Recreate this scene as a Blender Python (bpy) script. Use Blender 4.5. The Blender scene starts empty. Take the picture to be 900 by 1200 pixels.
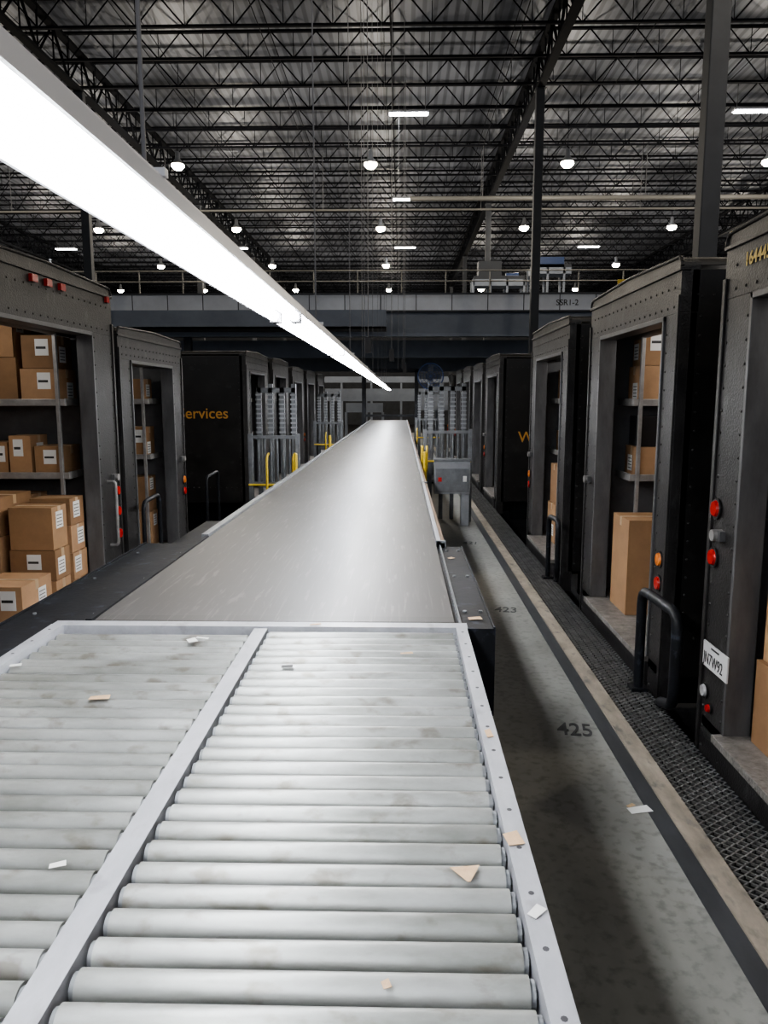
import bpy, math, random, bmesh
from mathutils import Vector, Matrix
random.seed(11)
E=1.75  # eye height over the walkway
# ---------------------------------------------------------------- materials
MATS={}
def mat(name, base, rough=.5, metal=0., var=.0, scale=4., stretch=(1,1,1), bump=0., bscale=60., dark=None, emis=None, estr=0., rv=0., spec=None):
    m=bpy.data.materials.new(name); m.use_nodes=True; nt=m.node_tree; n=nt.nodes; b=n['Principled BSDF']
    b.inputs['Base Color'].default_value=(*base,1); b.inputs['Roughness'].default_value=rough; b.inputs['Metallic'].default_value=metal
    if spec is not None: b.inputs['Specular IOR Level'].default_value=spec
    if emis: b.inputs['Emission Color'].default_value=(*emis,1); b.inputs['Emission Strength'].default_value=estr
    if var or bump or rv:
        tc=n.new('ShaderNodeTexCoord'); mp=n.new('ShaderNodeMapping'); mp.inputs['Scale'].default_value=stretch
        nt.links.new(tc.outputs['Object'],mp.inputs['Vector'])
    if var or rv:
        no=n.new('ShaderNodeTexNoise'); no.inputs['Scale'].default_value=scale; no.inputs['Detail'].default_value=7; no.inputs['Roughness'].default_value=.65
        nt.links.new(mp.outputs[0],no.inputs['Vector'])
    if var:
        cr=n.new('ShaderNodeValToRGB'); cr.color_ramp.elements[0].position=.3; cr.color_ramp.elements[1].position=.7
        d=dark if dark else tuple(c*(1-var) for c in base); l=tuple(min(1,c*(1+var*.5)) for c in base)
        cr.color_ramp.elements[0].color=(*d,1); cr.color_ramp.elements[1].color=(*l,1)
        nt.links.new(no.outputs['Fac'],cr.inputs[0]); nt.links.new(cr.outputs[0],b.inputs['Base Color'])
    if rv:
        mr=n.new('ShaderNodeMapRange'); mr.inputs['To Min'].default_value=max(.05,rough-rv); mr.inputs['To Max'].default_value=min(1,rough+rv)
        nt.links.new(no.outputs['Fac'],mr.inputs[0]); nt.links.new(mr.outputs[0],b.inputs['Roughness'])
    if bump:
        n2=n.new('ShaderNodeTexNoise'); n2.inputs['Scale'].default_value=bscale; n2.inputs['Detail'].default_value=3
        nt.links.new(mp.outputs[0],n2.inputs['Vector'])
        bp=n.new('ShaderNodeBump'); bp.inputs['Strength'].default_value=bump; bp.inputs['Distance'].default_value=.01
        nt.links.new(n2.outputs['Fac'],bp.inputs['Height']); nt.links.new(bp.outputs[0],b.inputs['Normal'])
    MATS[name]=m; return m
def overlay(name,col,scale,stretch,lo,hi,amt,rot=0):
    """sparse second noise layer (scuffs / dirt) mixed over a material's base colour"""
    nt=MATS[name].node_tree;n=nt.nodes;b=n['Principled BSDF']
    tc=n.new('ShaderNodeTexCoord');mp=n.new('ShaderNodeMapping');mp.inputs['Scale'].default_value=stretch;mp.inputs['Rotation'].default_value=(0,0,rot)
    no=n.new('ShaderNodeTexNoise');no.inputs['Scale'].default_value=scale;no.inputs['Detail'].default_value=6
    nt.links.new(tc.outputs['Object'],mp.inputs[0]);nt.links.new(mp.outputs[0],no.inputs['Vector'])
    cr=n.new('ShaderNodeValToRGB');cr.color_ramp.elements[0].position=lo;cr.color_ramp.elements[0].color=(0,0,0,1);cr.color_ramp.elements[1].position=hi;cr.color_ramp.elements[1].color=(amt,amt,amt,1)
    nt.links.new(no.outputs['Fac'],cr.inputs[0])
    mx=n.new('ShaderNodeMixRGB');mx.inputs['Color2'].default_value=(*col,1)
    if b.inputs['Base Color'].links:
        nt.links.new(b.inputs['Base Color'].links[0].from_socket,mx.inputs['Color1'])
    else: mx.inputs['Color1'].default_value=b.inputs['Base Color'].default_value
    nt.links.new(cr.outputs[0],mx.inputs['Fac']);nt.links.new(mx.outputs[0],b.inputs['Base Color'])
mat('truck_side',(.010,.009,.0085),.42,0,.5,3,bump=.06,bscale=30,rv=.12)
overlay('truck_side',(.05,.05,.05),9,(1,1,1),.6,.8,.35)
mat('truck_rear',(.023,.0215,.021),.45,.0,.45,5,bump=.3,bscale=90,rv=.12)
overlay('truck_rear',(.11,.11,.11),14,(1,1,.4),.58,.8,.5)
mat('truck_in',(.14,.14,.145),.55,.2,.35,3)
mat('alu',(.14,.14,.142),.45,.5,.35,8,stretch=(1,1,.3),rv=.1)
mat('tread',(.28,.26,.24),.5,.4,.45,14,bump=.8,bscale=45)
mat('shelf',(.34,.33,.32),.4,.4,.3,10)
mat('rubber',(.012,.012,.012),.7,0,.3,20)
mat('black_steel',(.008,.009,.012),.55,0,.6,6,bump=.1,bscale=40,rv=.1,spec=.3)
overlay('black_steel',(.07,.085,.12),18,(1,1,1),.60,.72,.4)
mat('red_lens',(.42,.02,.015),.2,0)
mat('orange_lens',(.6,.18,.04),.2,0)
mat('clear_lens',(.5,.5,.5),.15,.3)
mat('plate',(.6,.6,.6),.4,0)
mat('ink',(.02,.02,.02),.6)
mat('floor_ink',(.04,.042,.042),.6,0,.4,30)
mat('gold',(.50,.25,.05),.5)
mat('yellow_txt',(.7,.5,.12),.5)
mat('card_a',(.31,.18,.09),.75,0,.18,6)
mat('card_b',(.38,.225,.12),.75,0,.18,6)
mat('card_c',(.24,.135,.065),.75,0,.18,6)
mat('tape',(.42,.29,.17),.3)
mat('bag',(.015,.015,.017),.35)
mat('paper',(.7,.7,.68),.6)
mat('tan_paper',(.50,.34,.2),.65,0,.2,40)
mat('roller',(.33,.34,.33),.36,.45,.32,9,stretch=(.35,1,1),dark=(.19,.195,.18),rv=.12,bump=.05,bscale=30)
overlay('roller',(.13,.112,.085),22,(.6,1,1),.57,.70,.65)
mat('rail',(.42,.43,.46),.4,.25,.22,12,stretch=(1,.4,1))
overlay('rail',(.17,.16,.15),16,(1,.6,1),.6,.75,.5)
mat('rail_dark',(.20,.21,.22),.4,.3,.3,12)
mat('conc_wall',(.08,.085,.095),.8,0,.3,1)
mat('curb',(.25,.215,.17),.8,0,.40,9,stretch=(1,.4,1),bump=.3,bscale=50)
overlay('curb',(.06,.06,.06),20,(1,.5,1),.55,.7,.6)
mat('curbdark',(.035,.037,.040),.55,0,.4,9,stretch=(1,.3,1))
mat('pit',(.03,.03,.032),.7,0,.5,1.5)
mat('grate',(.22,.22,.215),.5,.5,.4,12)
mat('joist',(.014,.015,.019),.8,.0,spec=.1)
mat('girder',(.012,.013,.016),.85,.0,spec=.08)
mat('column',(.06,.064,.072),.6,0,.2,1.5,spec=.3)
mat('fascia',(.72,.74,.78),.55,0,.15,1.2)
mat('beam',(.26,.29,.34),.55,0,.2,1)
mat('mezz_dark',(.045,.05,.06),.6)
mat('pipe',(.20,.195,.18),.5)
mat('yellow',(.6,.42,.04),.45,0,.3,20)
mat('gate_grey',(.17,.18,.19),.45,.4,.3,10)
mat('cabinet',(.25,.26,.275),.45,.1,.2,6)
mat('blue',(.03,.06,.16),.4)
mat('fix_white',(.75,.76,.8),.4)
mat('sockets',(.05,.05,.055),.5)
mat('tube',(1,1,1),.3,emis=(.95,.97,1.0),estr=46)
mat('bay_glow',(1,1,1),.3,emis=(1,.84,.60),estr=90)
mat('led_glow',(1,1,1),.3,emis=(.95,.97,1),estr=40)
mat('wood',(.16,.10,.06),.7,0,.4,14,stretch=(1,.2,1))
mat('wire',(.20,.20,.21),.5,.3)
mat('belt',(.062,.059,.056),.44,0,.22,2.2,stretch=(2.2,.35,1),dark=(.044,.042,.040),rv=.08)
overlay('belt',(.19,.18,.17),3,(30,.8,1),.58,.78,.5,.06)
overlay('belt',(.18,.17,.16),2.4,(16,1.6,1),.62,.69,.4,-.35)
mat('concrete',(.235,.235,.215),.5,0,.45,1.6,stretch=(1,.6,1),dark=(.15,.15,.138),rv=.12,bump=.08,bscale=25)
overlay('concrete',(.08,.08,.075),26,(1,1,1),.5,.7,.5)
def deck_mat():
    m=mat('roof_deck',(.36,.37,.38),.5,.1)
    nt=m.node_tree;n=nt.nodes;b=n['Principled BSDF']
    tc=n.new('ShaderNodeTexCoord');w=n.new('ShaderNodeTexWave');w.bands_direction='X';w.inputs['Scale'].default_value=1.1;w.inputs['Distortion'].default_value=0
    nt.links.new(tc.outputs['Object'],w.inputs['Vector'])
    cr=n.new('ShaderNodeValToRGB');cr.color_ramp.elements[0].position=.2;cr.color_ramp.elements[0].color=(.13,.14,.165,1);cr.color_ramp.elements[1].position=.5;cr.color_ramp.elements[1].color=(.22,.235,.27,1)
    nt.links.new(w.outputs['Fac'],cr.inputs[0]);nt.links.new(cr.outputs[0],b.inputs['Base Color'])
deck_mat()
# ---------------------------------------------------------------- mesh builder
class MB:
    def __init__(s): s.v=[];s.f=[];s.m=[];s.sm=[];s.mats=[]
    def mi(s,name):
        if name not in s.mats: s.mats.append(name)
        return s.mats.index(name)
    def add(s,vs,fs,mt,smooth=False):
        o=len(s.v); s.v+= [tuple(v) for v in vs]; i=s.mi(mt)
        for f in fs: s.f.append([o+k for k in f]); s.m.append(i); s.sm.append(smooth)
    def box(s,x0,x1,y0,y1,z0,z1,mt,M=None):
        if x0>x1:x0,x1=x1,x0
        if y0>y1:y0,y1=y1,y0
        if z0>z1:z0,z1=z1,z0
        vs=[(x0,y0,z0),(x1,y0,z0),(x1,y1,z0),(x0,y1,z0),(x0,y0,z1),(x1,y0,z1),(x1,y1,z1),(x0,y1,z1)]
        if M is not None: vs=[M@Vector(v) for v in vs]
        s.add(vs,[(0,3,2,1),(4,5,6,7),(0,1,5,4),(1,2,6,5),(2,3,7,6),(3,0,4,7)],mt)
    def cyl(s,p0,p1,r,mt,n=12,r2=None,cap=True):
        p0=Vector(p0);p1=Vector(p1);r2=r if r2 is None else r2
        d=(p1-p0).normalized(); a=Vector((0,0,1)) if abs(d.z)<.9 else Vector((1,0,0))
        x=d.cross(a).normalized(); y=d.cross(x)
        vs=[];
        for p,rr in((p0,r),(p1,r2)):
            for i in range(n):
                t=2*math.pi*i/n; vs.append(p+x*math.cos(t)*rr+y*math.sin(t)*rr)
        s.add(vs,[(i,(i+1)%n,n+(i+1)%n,n+i)[::-1] for i in range(n)],mt,n>6)
        if cap: s.add(vs,[tuple(range(n)),tuple(range(2*n-1,n-1,-1))],mt)
    def bar(s,p0,p1,w,mt): s.cyl(p0,p1,w*.7,mt,4,cap=False)
    def path(s,pts,r,mt,n=10):
        P=[Vector(p) for p in pts]; Q=[P[0]]
        for i in range(1,len(P)-1):
            a,b,c=P[i-1],P[i],P[i+1]; k=min(.09,(b-a).length*.45,(c-b).length*.45)
            s0=b+(a-b).normalized()*k; s1=b+(c-b).normalized()*k
            for t in (0,.25,.5,.75,1): Q.append(s0.lerp(b,t).lerp(b.lerp(s1,t),t))
        Q.append(P[-1]); up=None; rings=[]
        for i,q in enumerate(Q):
            d=(Q[min(i+1,len(Q)-1)]-Q[max(i-1,0)]).normalized()
            if up is None: up=Vector((0,0,1)) if abs(d.z)<.9 else Vector((1,0,0))
            x=d.cross(up).normalized(); y=x.cross(d).normalized(); up=y
            rings.append([q+x*math.cos(2*math.pi*j/n)*r+y*math.sin(2*math.pi*j/n)*r for j in range(n)])
        vs=[v for rg in rings for v in rg]
        fs=[(i*n+j,i*n+(j+1)%n,(i+1)*n+(j+1)%n,(i+1)*n+j) for i in range(len(rings)-1) for j in range(n)]
        s.add(vs,fs,mt,True); s.add(vs,[tuple(range(n)),tuple(range(len(vs)-1,len(vs)-n-1,-1))],mt)
    def lathe(s,c,prof,mt,n=24):
        c=Vector(c); vs=[c+Vector((r*math.cos(2*math.pi*j/n),r*math.sin(2*math.pi*j/n),z)) for r,z in prof for j in range(n)]
        s.add(vs,[(i*n+j,i*n+(j+1)%n,(i+1)*n+(j+1)%n,(i+1)*n+j) for i in range(len(prof)-1) for j in range(n)],mt,True)
    def prism(s,prof,x0,x1,mt):
        if x0>x1:x0,x1=x1,x0
        n=len(prof); vs=[(x0,y,z) for y,z in prof]+[(x1,y,z) for y,z in prof]
        s.add(vs,[(i,(i+1)%n,n+(i+1)%n,n+i)[::-1] for i in range(n)]+[tuple(range(n)),tuple(range(2*n-1,n-1,-1))],mt)
    def obj(s,name,parent=None,bevel=0):
        xs,ys,zs=zip(*s.v); c=Vector(((min(xs)+max(xs))/2,(min(ys)+max(ys))/2,min(zs)))
        me=bpy.data.meshes.new(name); me.from_pydata([tuple(Vector(v)-c) for v in s.v],[],s.f)
        for mn in s.mats: me.materials.append(MATS[mn])
        me.polygons.foreach_set('material_index',s.m); me.polygons.foreach_set('use_smooth',s.sm); me.update()
        bm=bmesh.new();bm.from_mesh(me);bmesh.ops.recalc_face_normals(bm,faces=bm.faces);bm.to_mesh(me);bm.free()
        o=bpy.data.objects.new(name,me); bpy.context.scene.collection.objects.link(o); o.location=c
        if bevel:
            b=o.modifiers.new('bevel','BEVEL'); b.width=bevel;b.segments=2;b.limit_method='ANGLE';b.angle_limit=math.radians(40)
        if parent: o.parent=parent; o.location=c-parent.location
        return o
def text(body,loc,rot,size,mt,parent=None,name='lettering',align='LEFT',sx=1,sy=1,off=.0015):
    cu=bpy.data.curves.new(name,'FONT'); cu.body=body; cu.size=size; cu.align_x=align; cu.extrude=.001; cu.offset=off; cu.materials.append(MATS[mt])
    o=bpy.data.objects.new(name,cu); bpy.context.scene.collection.objects.link(o)
    o.rotation_euler=[math.radians(a) for a in rot]; o.location=loc; o.scale=(sx,sy,1)
    if parent: o.parent=parent; o.location=Vector(loc)-parent.location
    return o
# ---------------------------------------------------------------- room shell
b=MB(); b.box(-32,36,-6,82,-1.15,-1.0,'pit'); b.obj('floor')
b=MB(); b.box(-.46,1.06,-1.5,40,-.99,0,'concrete'); b.box(1.06,1.14,-1.5,40,-.99,.003,'curbdark'); b.box(1.14,1.235,-1.5,40,-.99,.012,'curb')
b.box(-1.95,-.46,-1.5,40,-.99,-.001,'concrete'); b.box(-2.05,-1.95,-1.5,40,-.99,.012,'curb'); b.obj('walkway_platform')
RZ=E+10.0
b=MB(); b.box(-32,36,-6,82,RZ,RZ+.15,'roof_deck'); b.obj('ceiling')
b=MB(); b.box(-32,36,82,82.2,-1,RZ,'conc_wall'); b.obj('wall_far')
b=MB(); b.box(-32.2,-32,-6,82,-1,RZ,'conc_wall'); b.obj('wall_left')
b=MB(); b.box(36,36.2,-6,82,-1,RZ,'conc_wall'); b.obj('wall_right')
def grate(x0,x1,y0,y1,z,name):
    b=MB(); nx=max(2,round((x1-x0)/.055)); cx=(x1-x0)/nx; ly=.042; ny=int((y1-y0)/ly)
    for i in range(nx):
        xc=x0+(i+.5)*cx; vs=[];fs=[]
        for sgn in (1,-1):
            o=len(vs)
            for j in range(ny+1):
                x=xc+sgn*(cx/2 if j%2 else -cx/2)*.9; y=y0+j*ly
                vs+=[(x-.0055,y,z),(x+.0055,y,z),(x+.0055,y,z-.014)]
            for j in range(ny):
                k=o+j*3; fs+=[(k,k+1,k+4,k+3),(k+1,k+2,k+5,k+4)]
        b.add(vs,fs,'grate')
    y=y0
    while y<y1: b.box(x0,x1,y,y+.03,z-.06,z-.016,'black_steel'); y+=.9
    b.box(x0,x0+.02,y0,y1,z-.06,z-.002,'black_steel'); b.box(x1-.02,x1,y0,y1,z-.06,z-.002,'black_steel')
    b.obj(name)
grate(1.24,1.53,-1,27,-.03,'metal_grating')
grate(-2.43,-2.06,1,27,-.03,'metal_grating')
for s_,x,y in (('425',.83,3.85),('423',.78,6.2),('421',.75,9.2)):
    text(s_,(x,y,.002),(0,0,-8),.125,'floor_ink',name='painted_bay_number',sy=1.75,off=.001)
# ---------------------------------------------------------------- roller conveyor
BZ=.95
b=MB(); r=.0245
def rollers(x0,x1,y,zt,n):
    for i in range(n):
        yy=y+i*.0635; z=zt-r+random.uniform(-.0015,.001)
        b.cyl((x0+.012,yy,z),(x1-.012,yy,z),r,'roller',24)
        b.cyl((x0+.004,yy,z),(x1-.004,yy,z),r*.8,'rail_dark',12)
        b.cyl((x0-.002,yy,z),(x1+.002,yy,z),.006,'rail_dark',6)
rollers(-.465,.193,.27,BZ,37)
rollers(-1.19,-.512,.245,BZ-.004,37)
b.box(.193,.231,.15,2.6,.83,.962,'rail'); b.box(-.512,-.465,.15,2.59,.83,.954,'rail'); b.box(-1.232,-1.19,.15,2.6,.83,.962,'rail')
b.box(.231,.262,.15,2.6,.83,.84,'rail')
for y in (.2,.8,1.4,2.0,2.5): b.box(-1.19,.193,y,y+.04,.83,.87,'rail_dark')
b.box(-1.19,.193,.15,.17,.83,.94,'rail')
b.box(-1.19,.193,.2,2.55,.80,.83,'black_steel')
for i in range(19):
    y=.25+i*.127
    for x in (.212,-1.211): b.cyl((x,y,.9615),(x,y,.9625),.005,'sockets',8)
for y in (.35,2.3):
    for x in (-1.2,-.5,.2):
        b.box(x-.025,x+.025,y,y+.05,.001,.80,'rail_dark'); b.box(x-.06,x+.06,y-.03,y+.08,.001,.01,'rail_dark')
    b.box(-1.2,.2,y+.01,y+.04,.35,.39,'rail_dark')
b.box(-1.235,.235,2.6,2.655,.90,.958,'rail'); b.box(-1.235,.235,2.655,2.668,.90,.952,'rail_dark')
b.obj('roller_conveyor')
b=MB()
def scrap(x,y,z,w,h,a,mt,tri=False):
    M=Matrix.Translation((x,y,z))@Matrix.Rotation(a,4,'Z')@Matrix.Rotation(random.uniform(-.04,.04),4,'X')
    vs=[(-w/2,-h/2,0),(w/2,-h/2,.001),(w/2*.9,h/2,.002),(-w/2,h/2*.8,0)]
    if tri: vs[0]=(0,-h/2,0);vs[1]=(.005,-h/2,0)
    vs=[M@Vector(v) for v in vs]; b.add(vs+[v+Vector((0,0,-.0006)) for v in vs],[(0,1,2,3),(7,6,5,4),(0,4,5,1),(1,5,6,2),(2,6,7,3),(3,7,4,0)],mt)
for a in [(-.81,1.96,BZ+.002,.055,.028,.1,'tan_paper'),(-.69,2.44,BZ+.008,.03,.04,.5,'paper'),(-.66,2.46,BZ+.01,.05,.012,-.4,'paper'),(-.34,2.21,BZ+.003,.035,.02,0,'ink'),
  (.113,1.2,BZ+.004,.055,.045,.0,'tan_paper',True),(-.018,.95,BZ+.003,.012,.016,.3,'tan_paper'),(-.59,1.21,BZ+.004,.028,.014,.3,'paper'),
  (.205,1.29,.965,.03,.04,.2,'tan_paper'),(.212,1.09,.965,.03,.018,.8,'paper'),(.21,1.73,.965,.015,.04,.1,'tan_paper'),
  (.02,2.34,BZ+.003,.04,.016,.1,'tan_paper'),(-1.16,2.2,BZ+.004,.035,.02,.2,'paper'),
  (-.3,2.62,.961,.04,.012,.2,'tan_paper'),
  (1.03,3.1,.004,.10,.05,.2,'paper'),(1.0,3.13,.005,.04,.02,.5,'tan_paper'),(.28,2.8,.934,.05,.03,.1,'tan_paper'),(.26,3.9,.934,.03,.03,.6,'tan_paper')]:
    scrap(*a)
b.obj('paper_scraps')
# ---------------------------------------------------------------- belt conveyor
BE=29.
b=MB()
prof=[(2.70,BZ-.05),(2.69,BZ-.03),(2.685,BZ-.012),(2.70,BZ-.002)]+[(y,BZ) for y in (2.76,8,14,20,BE-.1)]+[(BE,BZ-.04),(BE,BZ-.06)]
n=len(prof); vs=[(-1.12,y,z) for y,z in prof]+[(.195,y,z) for y,z in prof]
b.add(vs,[(i,i+1,n+i+1,n+i) for i in range(n-1)],'belt',False)
b.box(-1.13,.2,2.72,BE-.05,.6,.90,'black_steel')
b.box(-1.165,-1.125,4.4,BE,.72,.965,'rail_dark'); b.box(.2,.222,4.2,BE,.72,.965,'rail'); b.box(.222,.245,4.2,BE,.70,.955,'wood')
b.box(-1.145,-1.122,2.68,4.4,.8,.957,'black_steel')
y=4.2
while y<BE: b.box(.197,.25,y,y+.02,.9,.968,'rail_dark'); y+=3.05
b.box(.2,.335,2.68,4.22,.62,.93,'black_steel'); b.box(.335,.342,2.68,4.22,.60,.936,'black_steel'); b.box(.215,.222,2.68,4.22,.93,.945,'rail_dark')
b.box(-1.49,-1.24,2.30,2.68,.86,.91,'black_steel'); b.box(-1.49,-1.145,2.68,4.4,.86,.91,'black_steel'); b.box(-1.50,-1.49,2.3,4.4,.8,.918,'black_steel'); b.box(-1.44,-1.17,4.4,5.6,.80,.85,'black_steel')
b.box(-1.20,-1.165,5.6,BE,.6,.86,'black_steel')
for y in (2.9,3.5,4.1):
    for x in (.31,.25): b.cyl((x,y,.93),(x,y,.936),.008,'rail_dark',8)
    for x in (-1.2,-1.44): b.cyl((x,y,.91),(x,y,.916),.008,'rail_dark',8)
y=3.3
while y<BE:
    for x in (-1.05,.12): b.box(x-.04,x+.04,y,y+.08,.001,.6,'black_steel'); b.box(x-.09,x+.09,y-.05,y+.13,.001,.012,'black_steel')
    b.box(-1.05,.12,y+.02,y+.06,.2,.26,'black_steel'); y+=3.05
for y in (2.6,4.1): b.box(-1.43,-1.37,y,y+.06,.001,.86,'black_steel')
b.box(-.95,.02,2.9,BE,.28,.30,'black_steel')
b.obj('belt_conveyor')
# ---------------------------------------------------------------- overhead fluorescent row
FX=-.470; FZ=E+.325; SEG=2.44
y=.76-SEG
for k in range(13):
    b=MB(); ya=y+.01; yb=y+SEG-.01
    prof=[(-.085,.0),(-.075,.035),(-.035,.05),(-.035,.075),(.035,.075),(.035,.05),(.075,.035),(.085,.0),(.078,.0),(.068,.028),(-.068,.028),(-.078,.0)]
    n=len(prof); vs=[(FX+px,ya,FZ+pz) for px,pz in prof]+[(FX+px,yb,FZ+pz) for px,pz in prof]
    b.add(vs,[(i,(i+1)%n,n+(i+1)%n,n+i) for i in range(n)],'fix_white')
    for yy in (ya,yb): b.box(FX-.035,FX+.035,yy-.004,yy+.004,FZ+.03,FZ+.075,'fix_white')
    for dx in (-.04,.04):
        for t0,t1 in ((ya+.05,ya+SEG/2-.03),(ya+SEG/2+.01,yb-.05)):
            b.cyl((FX+dx,t0,FZ+.002),(FX+dx,t1,FZ+.002),.019,'tube',12,cap=False)
    for yy in (ya,yb-.03):
        for dx in (-.04,.04): b.box(FX+dx-.02,FX+dx+.02,yy,yy+.03,FZ-.02,FZ+.03,'sockets')
    b.obj('fluorescent_light_fixture'); y+=SEG
b=MB(); y=1.47
while y<26: b.cyl((FX,y,FZ+.09),(FX,y,E+9.1),.0042,'wire',6); b.box(FX-.04,FX+.04,y-.010,y+.010,FZ+.0755,FZ+.09,'fix_white'); y+=2.85
b.obj('fixture_hanging_rods')
# ---------------------------------------------------------------- trucks
def cartons(s,Xr,items):
    b=MB()
    for it in items:
        v0,v1,u0,u1,z0,z1=it[:6]; mt=random.choice(['card_a','card_b','card_c','card_a','card_b'])
        if len(it)<7 and random.random()<.06: mt='bag'
        x0,x1=sorted((Xr+s*v0,Xr+s*v1)); z0+=.002
        b.box(x0,x1,u0,u1,z0,z1,mt)
        if mt=='bag': continue
        xc=(x0+x1)/2; yc=(u0+u1)/2
        b.box(x0-.001,x1+.001,yc-.025,yc+.025,z1-.0005,z1+.001,'tape')
        xf = x0 if s>0 else x1
        b.box(xf-.0015,xf+.0015,yc-.025,yc+.025,z1-.07,z1+.0005,'tape')
        if random.random()<.9:
            h=min(.13,(z1-z0)*.6); w=min(.12,(u1-u0)*.5); zz=random.uniform(z0+.02,max(z0+.021,z1-h-.02)); yy=random.uniform(u0+.02,u1-w-.02)
            b.box(xf-.002,xf+.002,yy,yy+w,zz,zz+h,'paper')
            for q in range(4): b.box(xf-.0027,xf+.0027,yy+.01,yy+w*.85,zz+h*(.15+.2*q),zz+h*(.2+.2*q),'ink')
        if random.random()<.85:
            h=min(.14,(z1-z0)*.5); w=min(.11,(x1-x0)*.45); o_=random.uniform(.02,max(.021,x1-x0-w-.02))
            b.box(x0+o_,x0+o_+w,u0-.0015,u0+.001,z1-h-.03,z1-.03,'paper')
            b.box(x0+o_+.008,x0+o_+w-.02,u0-.002,u0+.001,z1-h*.6-.03,z1-h*.45-.03,'ink')
    b.obj('cardboard_boxes',bevel=.004)
def truck(s,Xr,Y0,W,ztop,L=4.6,pn=.30,pf=.42,hdr=.34,detail=True,tl=(.83,.70),tlp='both',fill=.75,lab=None,plate=False,markers=False,added_light_w=0,allred=False):
    zb=-.15; zf=.1; X=lambda v:Xr+s*v
    Y1=Y0+W
    b=MB()
    def bx(v0,v1,u0,u1,z0,z1,mt): b.box(X(v0),X(v1),Y0+u0,Y0+u1,z0,z1,mt)
    bx(.06,L,0,.05,zb+.2,ztop-.1,'truck_side'); bx(.06,L,W-.05,W,zb+.2,ztop-.1,'truck_side'); bx(L-.05,L,.05,W-.05,zb+.2,ztop-.1,'truck_side')
    bx(.1,L-.05,.05,.056,zf,ztop-.12,'truck_in'); bx(.1,L-.05,W-.056,W-.05,zf,ztop-.12,'truck_in'); bx(3.4,3.44,.056,W-.056,zf,ztop-.12,'truck_in')
    R=.055; pr=[]
    for i in range(5):
        t=math.pi-i*math.pi/8; pr.append((Y0+R+R*math.cos(t),ztop-.025-R+R*math.sin(t)))
    pr.append((Y0+W/2,ztop))
    for i in range(5):
        t=math.pi/2-i*math.pi/8; pr.append((Y1-R+R*math.cos(t),ztop-.025-R+R*math.sin(t)))
    b.prism(pr,X(.10),X(L),'truck_side')
    ho=ztop-hdr
    b.prism([(Y0,ho)]+pr+[(Y1,ho)],X(0),X(.105),'truck_rear')
    for a,c in zip(pr[:-1],pr[1:]): b.cyl((X(.0),a[0],a[1]),(X(.0),c[0],c[1]),.012,'truck_rear',6)
    b.box(X(-.012),X(.05),Y0-.008,Y1+.008,ztop-.105,ztop-.085,'truck_rear')
    bx(0,.10,0,pn,zb,ho,'truck_rear'); bx(0,.10,W-pf,W,zb,ho,'truck_rear')
    bx(-.012,.0,0.,.035,zb,ho+.1,'truck_rear'); bx(-.012,.0,W-.035,W,zb,ho+.1,'truck_rear')
    bx(-.012,.12,pn,pn+.025,zf,ho,'alu'); bx(-.012,.12,W-pf-.025,W-pf,zf,ho,'alu'); bx(-.012,.12,pn,W-pf,ho-.03,ho,'alu')
    b.cyl((X(.32),Y0+.1,ho+.09),(X(.32),Y1-.1,ho+.09),.11,'alu',16)
    bx(0,L-.05,.05,W-.05,zf-.06,zf,'tread'); bx(-.06,.3,pn,W-pf,zf-.035,zf+.004,'tread'); bx(-.02,.1,pn,W-pf,zb,zf-.04,'truck_rear')
    bx(-.06,-.02,.15,W-.15,zb-.1,zb+.03,'black_steel')
    bx(.3,L,.5,.6,-.32,zb+.18,'black_steel'); bx(.3,L,W-.6,W-.5,-.32,zb+.18,'black_steel')
    for u0,u1,ui in ((.06,.47,.47),(W-.47,W-.06,W-.47)):
        for z in (1.12,1.72):
            bx(.24,3.38,u0,u1,z-.012,z,'shelf'); bx(.24,3.38,ui-.006,ui+.006,z-.03,z+.025,'shelf'); bx(.235,.25,u0,u1,z-.03,z+.03,'shelf')
        for v in (.3,1.3,2.3,3.3): bx(v-.015,v+.015,ui-.015,ui+.015,zf,ztop-.2,'shelf')
    root=b.obj('delivery_truck',bevel=.006 if detail else 0)
    h=MB()
    for u in (.28,W-.28):
        for v in (1.5,4.0):
            xc=X(v); pr2=[(.18,-.1),(.22,-.12),(.36,-.12),(.41,-.08),(.41,.08),(.36,.12),(.22,.12),(.18,.1)]
            n=20; vs=[(xc+r_*math.cos(2*math.pi*j/n),Y0+u+w_,-.585+r_*math.sin(2*math.pi*j/n)) for r_,w_ in pr2 for j in range(n)]
            h.add(vs,[(i*n+j,i*n+(j+1)%n,(i+1)*n+(j+1)%n,(i+1)*n+j) for i in range(7) for j in range(n)],'rubber',True)
            h.cyl((xc,Y0+u-.07,-.585),(xc,Y0+u+.07,-.585),.2,'truck_side',16)
    def lamp(u,z,rr,mt):
        h.cyl((X(-.012),Y0+u,z),(X(-.004),Y0+u,z),rr*1.18,'rubber',18); h.cyl((X(-.024),Y0+u,z),(X(-.006),Y0+u,z),rr*.82,mt,18,r2=rr)
    us=[]
    if tlp in('both','near'): us.append(.10)
    if tlp in('both','far'): us.append(W-.085)
    for u in us:
        lamp(u,tl[0],.045,'orange_lens' if (tl[0]<1 and not allred) else 'red_lens'); lamp(u,tl[1],.045,'red_lens')
        if plate: lamp(u,.24,.035,'clear_lens'); lamp(u-.07,.17,.022,'red_lens')
        if allred: lamp(u,tl[1]-.2,.045,'red_lens'); h.path([(X(0),Y0+u-.2,.5),(X(-.07),Y0+u-.2,.5),(X(-.07),Y0+u-.2,1.05),(X(0),Y0+u-.2,1.05)],.013,'shelf',8)
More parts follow.
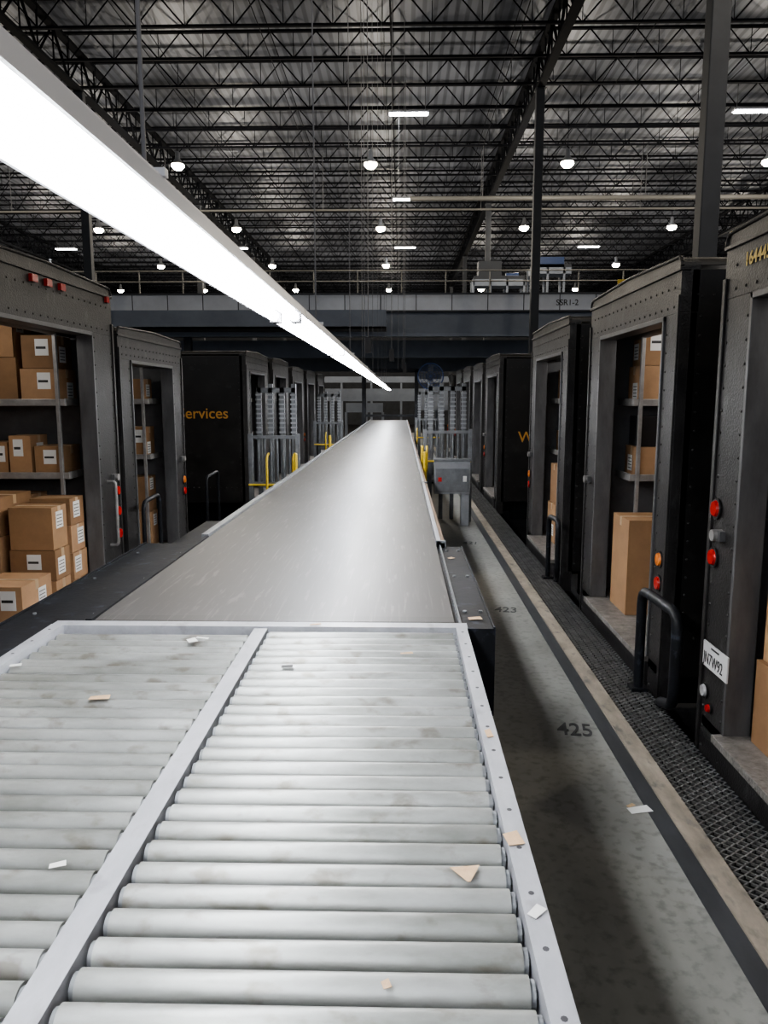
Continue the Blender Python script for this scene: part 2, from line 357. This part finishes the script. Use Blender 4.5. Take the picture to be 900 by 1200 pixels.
    if markers:
        for du in (-.22,0,.22): h.box(X(-.025),X(0),Y0+W/2+du-.04,Y0+W/2+du+.04,ztop-.17,ztop-.12,'red_lens')
        h.box(X(-.02),X(0),Y1-.14,Y1-.08,ztop-.15,ztop-.10,'red_lens')
    if detail:
        def riv(x,y,z,ax):
            d=Vector(ax)*.005; p=Vector((x,y,z)); h.cyl(p,p+d,.009,'truck_rear',6,r2=.005)
        z=zb+.08
        while z<ho:
            for u in (.06,pn-.04,W-.06,W-pf+.04): riv(X(0),Y0+u,z,(-s,0,0))
            for v in (.12,1.2,2.4,3.6): riv(X(v),Y0,z+.2,(0,-1,0))
            z+=.11
        u=.1
        while u<W-.1: riv(X(0),Y0+u,ho+.04,(-s,0,0)); riv(X(0),Y0+u,ztop-.19,(-s,0,0)); u+=.11
        v=.1
        while v<4.5: riv(X(v),Y0,ztop-.24,(0,-1,0)); riv(X(v),Y0,.3,(0,-1,0)); v+=.09
        u=W-.15
        h.box(X(-.03),X(0),Y0+u-.05,Y0+u+.03,1.05,1.10,'alu'); h.cyl((X(-.05),Y0+u,1.075),(X(0),Y0+u,1.075),.03,'shelf',12)
    if plate:
        h.box(X(-.02),X(-.012),Y1-.36,Y1-.065,.38,.51,'plate')
        h.box(X(-.022),X(-.018),Y1-.26,Y1-.165,.488,.497,'ink')
    if added_light_w:
        h.cyl((X(.9),Y0+W/2,ztop-.16),(X(.9),Y0+W/2,ztop-.10),.09,'clear_lens',16)  # made-up dome lens to go with the added interior light
    h.obj('truck_hardware',root)
    if added_light_w:
        l=bpy.data.lights.new('added_cargo_light','POINT'); l.energy=added_light_w; l.color=(1,.97,.93); l.shadow_soft_size=.08  # added point light that brightens the truck interior and its boxes
        lo=bpy.data.objects.new('added_cargo_light',l); bpy.context.scene.collection.objects.link(lo); lo.parent=root; lo.location=Vector((X(.9),Y0+W/2,ztop-.28))-root.location
    if plate: text('JN7W92',(X(-.021),(Y1-.075) if s>0 else (Y1-.365),.40),(90,0,-90*s),.085,'ink',root,'plate_number',sx=.78,off=0)
    if lab: text(lab,(X(-.004),(Y1-.22) if s>0 else Y0+.4,ztop-.21),(90,0,-90*s),.085,'yellow_txt',root,'fleet_number')
    items=[]
    for (ua,ub) in ((.07,.45),(W-.45,W-.07)):
        for zs,mh in ((zf,.95),(1.12,.52),(1.72,ztop-.14-1.76)):
            v=.30
            while v<3.1:
                w=random.uniform(.20,.42)
                if random.random()<fill:
                    hgt=random.uniform(.45,.97)*mh; d=random.uniform(.28,.37); u0=ua+random.uniform(0,.38-d)
                    if hgt>.42:
                        items.append((v,v+w-.03,Y0+u0,Y0+u0+d,zs+.001,zs+hgt*.5)); items.append((v+.02,v+w-.05,Y0+u0+.01,Y0+u0+d-.02,zs+hgt*.5+.002,zs+hgt))
                    else: items.append((v,v+w-.03,Y0+u0,Y0+u0+d,zs+.001,zs+hgt))
                v+=w
    return root,items
def grab(s,X,Ya,Yb,z0,z1,r=.024,mt='black_steel'):
    b=MB()
    b.path([(X,Ya,z0),(X,Ya,z1),(X,Yb,z1+.02),(X,Yb,z0+.12),(X+s*.04,(Ya+Yb)/2,z0+.02),(X+s*.04,(Ya+Yb)/2,z0)],r,mt,12)
    b.box(X-.05,X+.05,Ya-.05,Ya+.05,z0-.02,z0,mt); b.obj('guard_handrail')
RX=1.6; LX=-2.5; zz=.104
Y=1.86; t,i=truck(1,RX,Y,2.1,E+.82,pf=.32,tl=(1.20,.95),tlp='far',lab='164445',plate=True,added_light_w=10)
i+=[(.10,.55,Y+1.12,Y+1.70,zz,.52,1),(.12,.5,Y+1.15,Y+1.68,.522,.98,1),(.2,.7,Y+.6,Y+1.08,zz,.5,1)]
cartons(1,RX,i)
Y=4.57; t,i=truck(1,RX,Y,2.1,E+.83,pn=.24,pf=.34,tl=(.77,.62),tlp='near',fill=1.0,added_light_w=14)
i+=[(.9,1.35,Y+.9,Y+1.55,zz,.72,1),(.12,.55,Y+1.18,Y+1.61,zz,.84,1),(.6,.88,Y+1.1,Y+1.55,zz,.60,1),(.6,.88,Y+1.1,Y+1.5,.605,1.05,1)]
cartons(1,RX,i)
Y=7.5; t,i=truck(1,RX,Y,2.1,E+.80,pf=.34,tlp='far',fill=1.0,added_light_w=12); i+=[(.15,.6,Y+1.15,Y+1.6,zz,.55,1),(.17,.55,Y+1.2,Y+1.58,.555,1.0,1)]; cartons(1,RX,i)
t,i=truck(1,RX,12.7,2.1,E+.74,tlp='far'); cartons(1,RX,i)
text('Worldwide Services',(1.92,12.695,1.04),(90,0,0),.25,'gold',t,'lettering')
for y in (15.3,18.,20.7,24.3):
    t,i=truck(1,RX,y,2.1,E+random.uniform(.7,.8),detail=False,fill=.4,tlp='far'); cartons(1,RX,i)
Y=4.32; t,i=truck(-1,LX,Y,2.42,E+.95,hdr=.42,pn=.2,pf=.45,tl=(.95,.77),tlp='far',fill=1.0,markers=True,added_light_w=10,allred=True)
def st(v0,v1,u0,u1,zs):
    for a,c in zip(zs[:-1],zs[1:]):
        j=random.uniform(0,.025); i.append((v0+j,v1-j,Y+u0+j*.6,Y+u1-j*.6,a+.002,c,1))
st(.12,.50,1.36,1.64,(zz,.36,.60,.93)); st(.12,.46,1.66,1.93,(zz,.30,.52,.74,.96)); st(.12,.52,.82,1.30,(zz,.45)); st(.55,.95,.85,1.32,(zz,.40,.72))
st(.55,.95,1.36,1.90,(zz,.42,.70,1.0)); st(1.0,1.45,.8,1.3,(zz,.5,.95)); st(1.0,1.4,1.36,1.9,(zz,.55,1.0,1.35)); st(1.6,2.1,.6,1.2,(zz,.6,1.1,1.4)); st(1.6,2.1,1.3,1.85,(zz,.5,.9,1.3,1.7))
cartons(-1,LX,i)
Y=6.85; t,i=truck(-1,LX,Y,1.97,E+.65,hdr=.3,pf=.36,fill=.6,tlp='far',added_light_w=3); cartons(-1,LX,i)
t,i=truck(-1,LX,12.5,2.1,E+.78,tlp='far'); cartons(-1,LX,i)
text('Worldwide Services',(-2.80,12.495,1.43),(90,0,0),.25,'gold',t,'lettering',align='RIGHT')
for y in (15.1,17.8,20.5,23.2):
    t,i=truck(-1,LX,y,2.1,E+random.uniform(.66,.8),detail=False,fill=.4,tlp='far'); cartons(-1,LX,i)
grab(1,1.47,4.58,3.98,-.01,.60,.03)
grab(1,1.47,7.55,7.1,-.01,.60)
grab(-1,-2.38,6.98,7.45,-.01,.8,.02)
grab(-1,-2.38,9.3,9.9,-.01,.8,.02)
grab(-1,-2.38,3.6,4.25,-.01,.75,.02,'shelf')
# ---------------------------------------------------------------- crossover gates beside the belt
def gate(x0,x1,y,z0,z1,ztop,ys,cab):
    b=MB()
    b.box(x0,x1,y,y+.04,z0,z0+.05,'gate_grey'); b.box(x0,x1,y,y+.04,z1-.04,z1,'gate_grey')
    n=int((x1-x0)/.075)
    for i in range(n+1):
        x=x0+.02+i*(x1-x0-.04)/n; b.cyl((x,y+.02,z0+.04),(x,y+.02,z1-.04),.017,'gate_grey',10)
    for x in (x0,x1): b.box(x-.025,x+.025,y-.01,y+.05,0.002,z1+.02,'gate_grey')
    n=4
    for i in range(n):
        x=x0+(x1-x0)*(i+.5)/n; b.box(x-.028,x+.028,y+.25,y+.31,.002,ztop+.05*(i%2),'gate_grey')
        for q in range(9): b.box(x-.04,x+.04,y+.24,y+.25,z1+.02+q*(ztop-z1)/10,z1+.04+q*(ztop-z1)/10,'cabinet')
    b.box(x0+.05,x1-.05,y+.25,y+.30,ztop-.06,ztop,'gate_grey')
    for x in ys: b.path([(x,y-.03,z0-.12),(x,y-.18,z0-.1),(x,y-.18,z1-.25),(x,y-.03,z1-.22)],.015,'yellow',8)
    b.path([(x0,y-.15,z0+.03),(x1,y-.15,z0+.03)],.014,'yellow',8)
    b.obj('crossover_gate')
    if cab:
        b=MB(); b.box(cab[0],cab[1],y-.4,y-.2,.45,.90,'cabinet'); b.box(cab[0]+.02,cab[1]-.02,y-.408,y-.4,.48,.80,'gate_grey'); b.box(cab[0]-.01,cab[1]+.01,y-.41,y-.19,.90,.93,'gate_grey')
        b.box(cab[1]-.12,cab[1]-.01,y-.38,y-.22,0.002,.45,'cabinet'); b.box(cab[1]-.10,cab[1]-.05,y-.412,y-.405,.62,.7,'paper'); b.box(cab[0]+.05,cab[0]+.10,y-.412,y-.405,.62,.68,'red_lens')
        b.obj('control_cabinet',bevel=.008)
gate(-1.85,-1.27,9.4,.68,1.30,1.88,(-1.62,-1.3),None)
gate(.34,.98,10.9,.85,1.30,1.92,(.36,),(.46,.95))
gate(-1.85,-1.27,16.5,.75,1.25,1.85,(-1.6,),None)
gate(.34,.95,17.5,.85,1.30,1.9,(.36,),None)
for x,y in ((.29,9.3),(.29,10.5),(-1.24,9.0),(-1.24,13.4)):
    b=MB(); b.cyl((x,y,.01),(x,y,1.1),.022,'yellow',10); b.box(x-.035,x+.035,y-.06,y+.06,.002,.01,'yellow'); b.lathe((x,y,1.1),[(.022,0),(.018,.012),(.0,.018)],'yellow',10); b.obj('yellow_safety_post')
b=MB(); cx,cy,cz=.6,16.,2.2
for rr in (.09,.15,.21,.26):
    pts=[(cx+rr*math.cos(a*math.pi/12),cy,cz+rr*math.sin(a*math.pi/12)) for a in range(25)]
    for p,q in zip(pts[:-1],pts[1:]): b.cyl(p,q,.006 if rr<.25 else .016,'blue',6,cap=False)
for a in range(12): b.cyl((cx,cy,cz),(cx+.26*math.cos(a*math.pi/6),cy,cz+.26*math.sin(a*math.pi/6)),.004,'blue',5)
for a in range(4):
    M=Matrix.Translation((cx,cy+.08,cz))@Matrix.Rotation(a*math.pi/2,4,'Y')@Matrix.Translation((.12,0,0))@Matrix.Rotation(.5,4,'X'); b.box(-.09,.11,-.004,.004,-.06,.06,'gate_grey',M)
b.cyl((cx,cy+.02,cz),(cx,cy+.25,cz),.07,'sockets',14); b.box(cx-.03,cx+.03,cy+.1,cy+.16,0.002,cz-.05,'black_steel'); b.box(cx-.25,cx+.25,cy-.1,cy+.35,0.002,.03,'black_steel')
b.obj('pedestal_fan')
# ---------------------------------------------------------------- roof structure
ZT=E+9.95; ZB=E+9.2
b=MB(); y=9.5
while y<81:
    b.box(-31.9,35.9,y-.05,y+.05,ZT-.06,ZT,'joist'); b.box(-31.9,35.9,y-.045,y+.045,ZB,ZB+.06,'joist')
    x=-31.5; k=0; st_=.62
    while x<35.2:
        za,zb_=(ZB+.03,ZT-.03) if k%2==0 else (ZT-.03,ZB+.03)
        b.cyl((x,y,za),(x+st_,y,zb_),.020,'joist',4,cap=False)
        if k%2: b.cyl((x+st_,y,zb_),(x+st_,y,ZT-.03),.012,'joist',3,cap=False)
        x+=st_;k+=1
    y+=1.87
x=-30.
while x<35: b.cyl((x,9,ZB+.02),(x,81,ZB+.02),.014,'joist',4,cap=False); b.cyl((x,9,ZT-.1),(x,81,ZT-.1),.014,'joist',4,cap=False); x+=3.3
b.obj('ceiling_joists')
GX=[-22.7,-9.35,3.95,17.3,30.5]; CY=[-2.6,10.5,23.6,36.7,49.8,62.9,76.]
for gx in GX:
    b=MB(); zt=E+9.9; zb=E+8.75
    b.box(gx-.11,gx+.11,-5.5,81.5,zt-.1,zt,'girder'); b.box(gx-.11,gx+.11,-5.5,81.5,zb,zb+.1,'girder')
    y=-5.; k=0
    while y<80:
        za,zc=(zb+.05,zt-.05) if k%2==0 else (zt-.05,zb+.05)
        b.bar((gx,y,za),(gx,y+.93,zc),.06,'girder'); b.bar((gx,y+.93,zb+.05),(gx,y+.93,zt-.05),.035,'girder'); y+=.93;k+=1
    b.obj('roof_girder')
    for cy in CY:
        if cy>40 and gx in(-22.7,30.5): continue
        c=MB(); c.box(gx-.12,gx+.12,cy-.12,cy+.12,-1,zt-1.15,'column'); c.box(gx-.2,gx+.2,cy-.2,cy+.2,-.998,-.97,'column'); c.box(gx-.16,gx+.16,cy-.16,cy+.16,zt-1.18,zt-1.15,'column')
        c.obj('steel_column',bevel=.015)
b=MB(); b.cyl((.3,30,E+7.35),(30,30,E+7.35),.09,'pipe',12); b.cyl((-28,30.6,E+7.1),(30,30.6,E+7.1),.04,'pipe',10)
for x in range(-27,30,6): b.cyl((x,30.6,E+7.1),(x,30.6,ZB),.012,'wire',5)
for x in range(3,30,6): b.cyl((x,30,E+7.4),(x,30,ZB),.012,'wire',5)
b.obj('sprinkler_pipe')
b=MB()
for x,y,z in ((-.2,16,E+1.0),(.05,20,E+1),(.1,23,E+.8),(-.1,25,E+.9),(-.55,13,E+.8),(-.9,18,E+.6)): b.cyl((x,y,z),(x,y,ZB),.007,'wire',5)
for x,y in ((-.2,16),(.05,20),(.1,23),(-.55,13)): b.box(x-.05,x+.05,y-.04,y+.04,E+.75,E+1.0,'sockets')
b.obj('hanging_power_cords')
# ---------------------------------------------------------------- ceiling lamps
def bay(x,y,z=E+7.6,p=420):
    b=MB()
    b.lathe((x,y,z),[(.02,.46),(.07,.42),(.08,.22),(.13,.16),(.22,.0),(.225,-.02),(.21,-.01),(.13,.13),(.0,.14)],'cabinet',20)
    b.lathe((x,y,z),[(.0,-.14),(.12,-.12),(.20,-.04),(.21,.03)],'bay_glow',20)
    b.cyl((x,y,z+.45),(x,y,ZB),.010,'joist',6)
    o=b.obj('high_bay_light')
    l=bpy.data.lights.new('bay_lamp','POINT'); l.energy=p; l.color=(1,.92,.80); l.shadow_soft_size=.15
    lo=bpy.data.objects.new('bay_lamp',l); bpy.context.scene.collection.objects.link(lo); lo.parent=o; lo.location=(0,0,-.3+ (z-o.location.z))
for yy,xs in ((7,(-7.4,5.4,12)),(-3,(-7.4,5.4)),(26.6,(-20.,-13.7,-7.4,-1.03,5.4,11.9,18.3)),(36.2,(-20.,-13.8,-7.5,-.95,5.5,12.1,18.5)),(46.,(-20.5,-14,-7.5,-.9,12.3,19)),(56,(-20,-14,-7.5,-.9,5.6,12.2)),(68,(-14,-1,12))):
    for xx in xs: bay(xx,yy,p=(260 if yy<10 else 270))
def led(x,y,z=E+8.5):
    b=MB(); b.box(x-.6,x+.6,y-.14,y+.14,z,z+.05,'fix_white'); b.box(x-.57,x+.57,y-.12,y+.12,z-.02,z,'led_glow'); b.box(x-.5,x+.5,y-.05,y+.05,z+.05,z+.09,'fix_white')
    for dx in(-.5,.5): b.cyl((x+dx,y,z+.08),(x+dx,y,ZB),.008,'wire',5)
    b.obj('led_ceiling_light')
for x,y in ((.2,24.7),(10.5,24.7),(.2,34.8),(10.4,34.8),(.2,45.5),(10.6,45.5),(-19.3,45.5),(-9.4,45.5)): led(x,y)
# ---------------------------------------------------------------- mezzanine
MY=27.
b=MB(); z=lambda r:E+r
b.box(-30,34,MY,MY+.12,z(2.98),z(3.50),'fascia')
x=-30
while x<34: b.box(x-.015,x+.015,MY-.006,MY,z(2.98),z(3.50),'mezz_dark'); x+=1.22
b.box(-30,34,MY-.05,MY+.2,z(3.50),z(3.56),'mezz_dark'); b.box(-30,34,MY-.05,MY+.2,z(2.93),z(2.98),'mezz_dark')
b.box(-30,34,MY+.1,MY+8.6,z(3.0),z(3.1),'mezz_dark')
b.box(-30,34,MY+.25,MY+.45,z(2.2),z(2.93),'beam'); b.box(-30,34,MY+.1,MY+.6,z(2.12),z(2.2),'beam')
b.box(-30,34,MY+3.0,MY+3.2,z(1.55),z(2.2),'beam'); b.box(-30,34,MY+8,MY+8.2,z(1.2),z(2.4),'beam')
b.box(-11,-.5,MY-1.4,MY-.2,z(2.25),z(2.32),'mezz_dark'); b.box(-11,-.5,MY-1.4,MY-1.35,z(2.25),z(2.85),'beam')
for x in (-22.7,-16,-9.4,-7.5,7.5,10.5,17.3): b.box(x-.12,x+.12,MY+.3,MY+.55,-1,z(2.2),'column')
x=-30
while x<34: b.cyl((x,MY+.05,z(3.56)),(x,MY+.05,z(4.3)),.025,'pipe',6); x+=1.5
for zz_ in (3.95,4.3): b.cyl((-30,MY+.05,z(zz_)),(34,MY+.05,z(zz_)),.025,'pipe',6)
x=-30
while x<34: b.cyl((x,MY+8.4,z(3.1)),(x,MY+8.4,z(4.2)),.03,'mezz_dark',6); x+=1.5
for zz_ in (3.65,4.2): b.cyl((-30,MY+8.4,z(zz_)),(34,MY+8.4,z(zz_)),.03,'mezz_dark',6)
mz=b.obj('mezzanine_walkway')
text('SSR1-2',(5.25,MY-.008,z(3.14)),(90,0,0),.27,'ink',mz,'lettering')
b=MB(); b.box(7.3,8.0,MY-.03,MY-.01,z(3.62),z(3.98),'yellow'); b.box(7.36,7.94,MY-.035,MY-.03,z(3.75),z(3.85),'ink'); b.obj('warning_sign')
b=MB()
for x0,x1,yy,h in ((2.8,4.8,31,1.5),(5.2,6.8,32,2.1),(8.,10.6,33,.9),(-3,-.5,33,.8)):
    b.box(x0,x1,yy,yy+.9,z(3.1+h-.25),z(3.1+h),'beam'); b.box(x0,x1,yy,yy+.06,z(3.1+h),z(3.1+h+.12),'mezz_dark')
    x=x0
    while x<=x1: b.box(x-.04,x+.04,yy,yy+.08,z(3.1)+.002,z(3.1+h),'beam'); b.box(x-.04,x+.04,yy+.82,yy+.9,z(3.1)+.002,z(3.1+h),'beam'); x+=.66
    b.cyl((x0,yy+.1,z(3.1+h*.5)),(x1,yy+.1,z(3.1+h*.5)),.03,'beam',6)
b.box(5.3,6.5,32,32.6,z(5.2),z(5.6),'blue'); b.box(3.0,3.9,31.1,31.7,z(4.6),z(5.3),'mezz_dark'); b.cyl((4.1,31.4,z(4.75)),(4.6,31.4,z(4.75)),.14,'blue',14)
b.obj('upper_conveyor_frame')
b=MB()
for x0,x1,yy,z0,z1,mt in ((-8,7,44,1.6,2.3,'beam'),(-14,14,52,2.8,3.2,'beam'),(-3,-1,42,1.0,1.5,'beam'),(1,5,43,1.1,1.6,'beam')):
    b.box(x0,x1,yy,yy+.6,z0,z1,mt); x=x0
    while x<=x1: b.box(x-.06,x+.06,yy,yy+.12,-.998,z0,'beam'); b.box(x-.06,x+.06,yy+.48,yy+.6,-.998,z0,'beam'); x+=2
b.obj('sorting_conveyor_frame')
b=MB(); b.box(-1.6,-1.45,BE+2.6,BE+3.1,0.002,2.9,'mezz_dark'); b.box(.55,.7,BE+2.6,BE+3.1,0.002,2.9,'mezz_dark'); b.box(-1.6,.7,BE+2.6,BE+3.1,2.8,2.95,'mezz_dark'); b.box(-1.45,.55,BE+2.7,BE+2.8,1.0,1.1,'mezz_dark'); b.obj('belt_end_frame')
# ---------------------------------------------------------------- world, camera
w=bpy.data.worlds.new('World'); bpy.context.scene.world=w; w.use_nodes=True
bg=w.node_tree.nodes['Background']; bg.inputs[0].default_value=(.72,.78,.9,1); bg.inputs[1].default_value=.42
cam=bpy.data.cameras.new('camera'); cam.lens=27; cam.sensor_width=36; cam.clip_start=.02; cam.clip_end=300
co=bpy.data.objects.new('camera',cam); bpy.context.scene.collection.objects.link(co)
co.location=(0,0,E); co.rotation_euler=(math.radians(90-8.41),0,math.radians(1.27))
bpy.context.scene.camera=co
sc=bpy.context.scene
sc.view_settings.view_transform='AgX'; sc.view_settings.look='AgX - Medium High Contrast'; sc.view_settings.exposure=.32
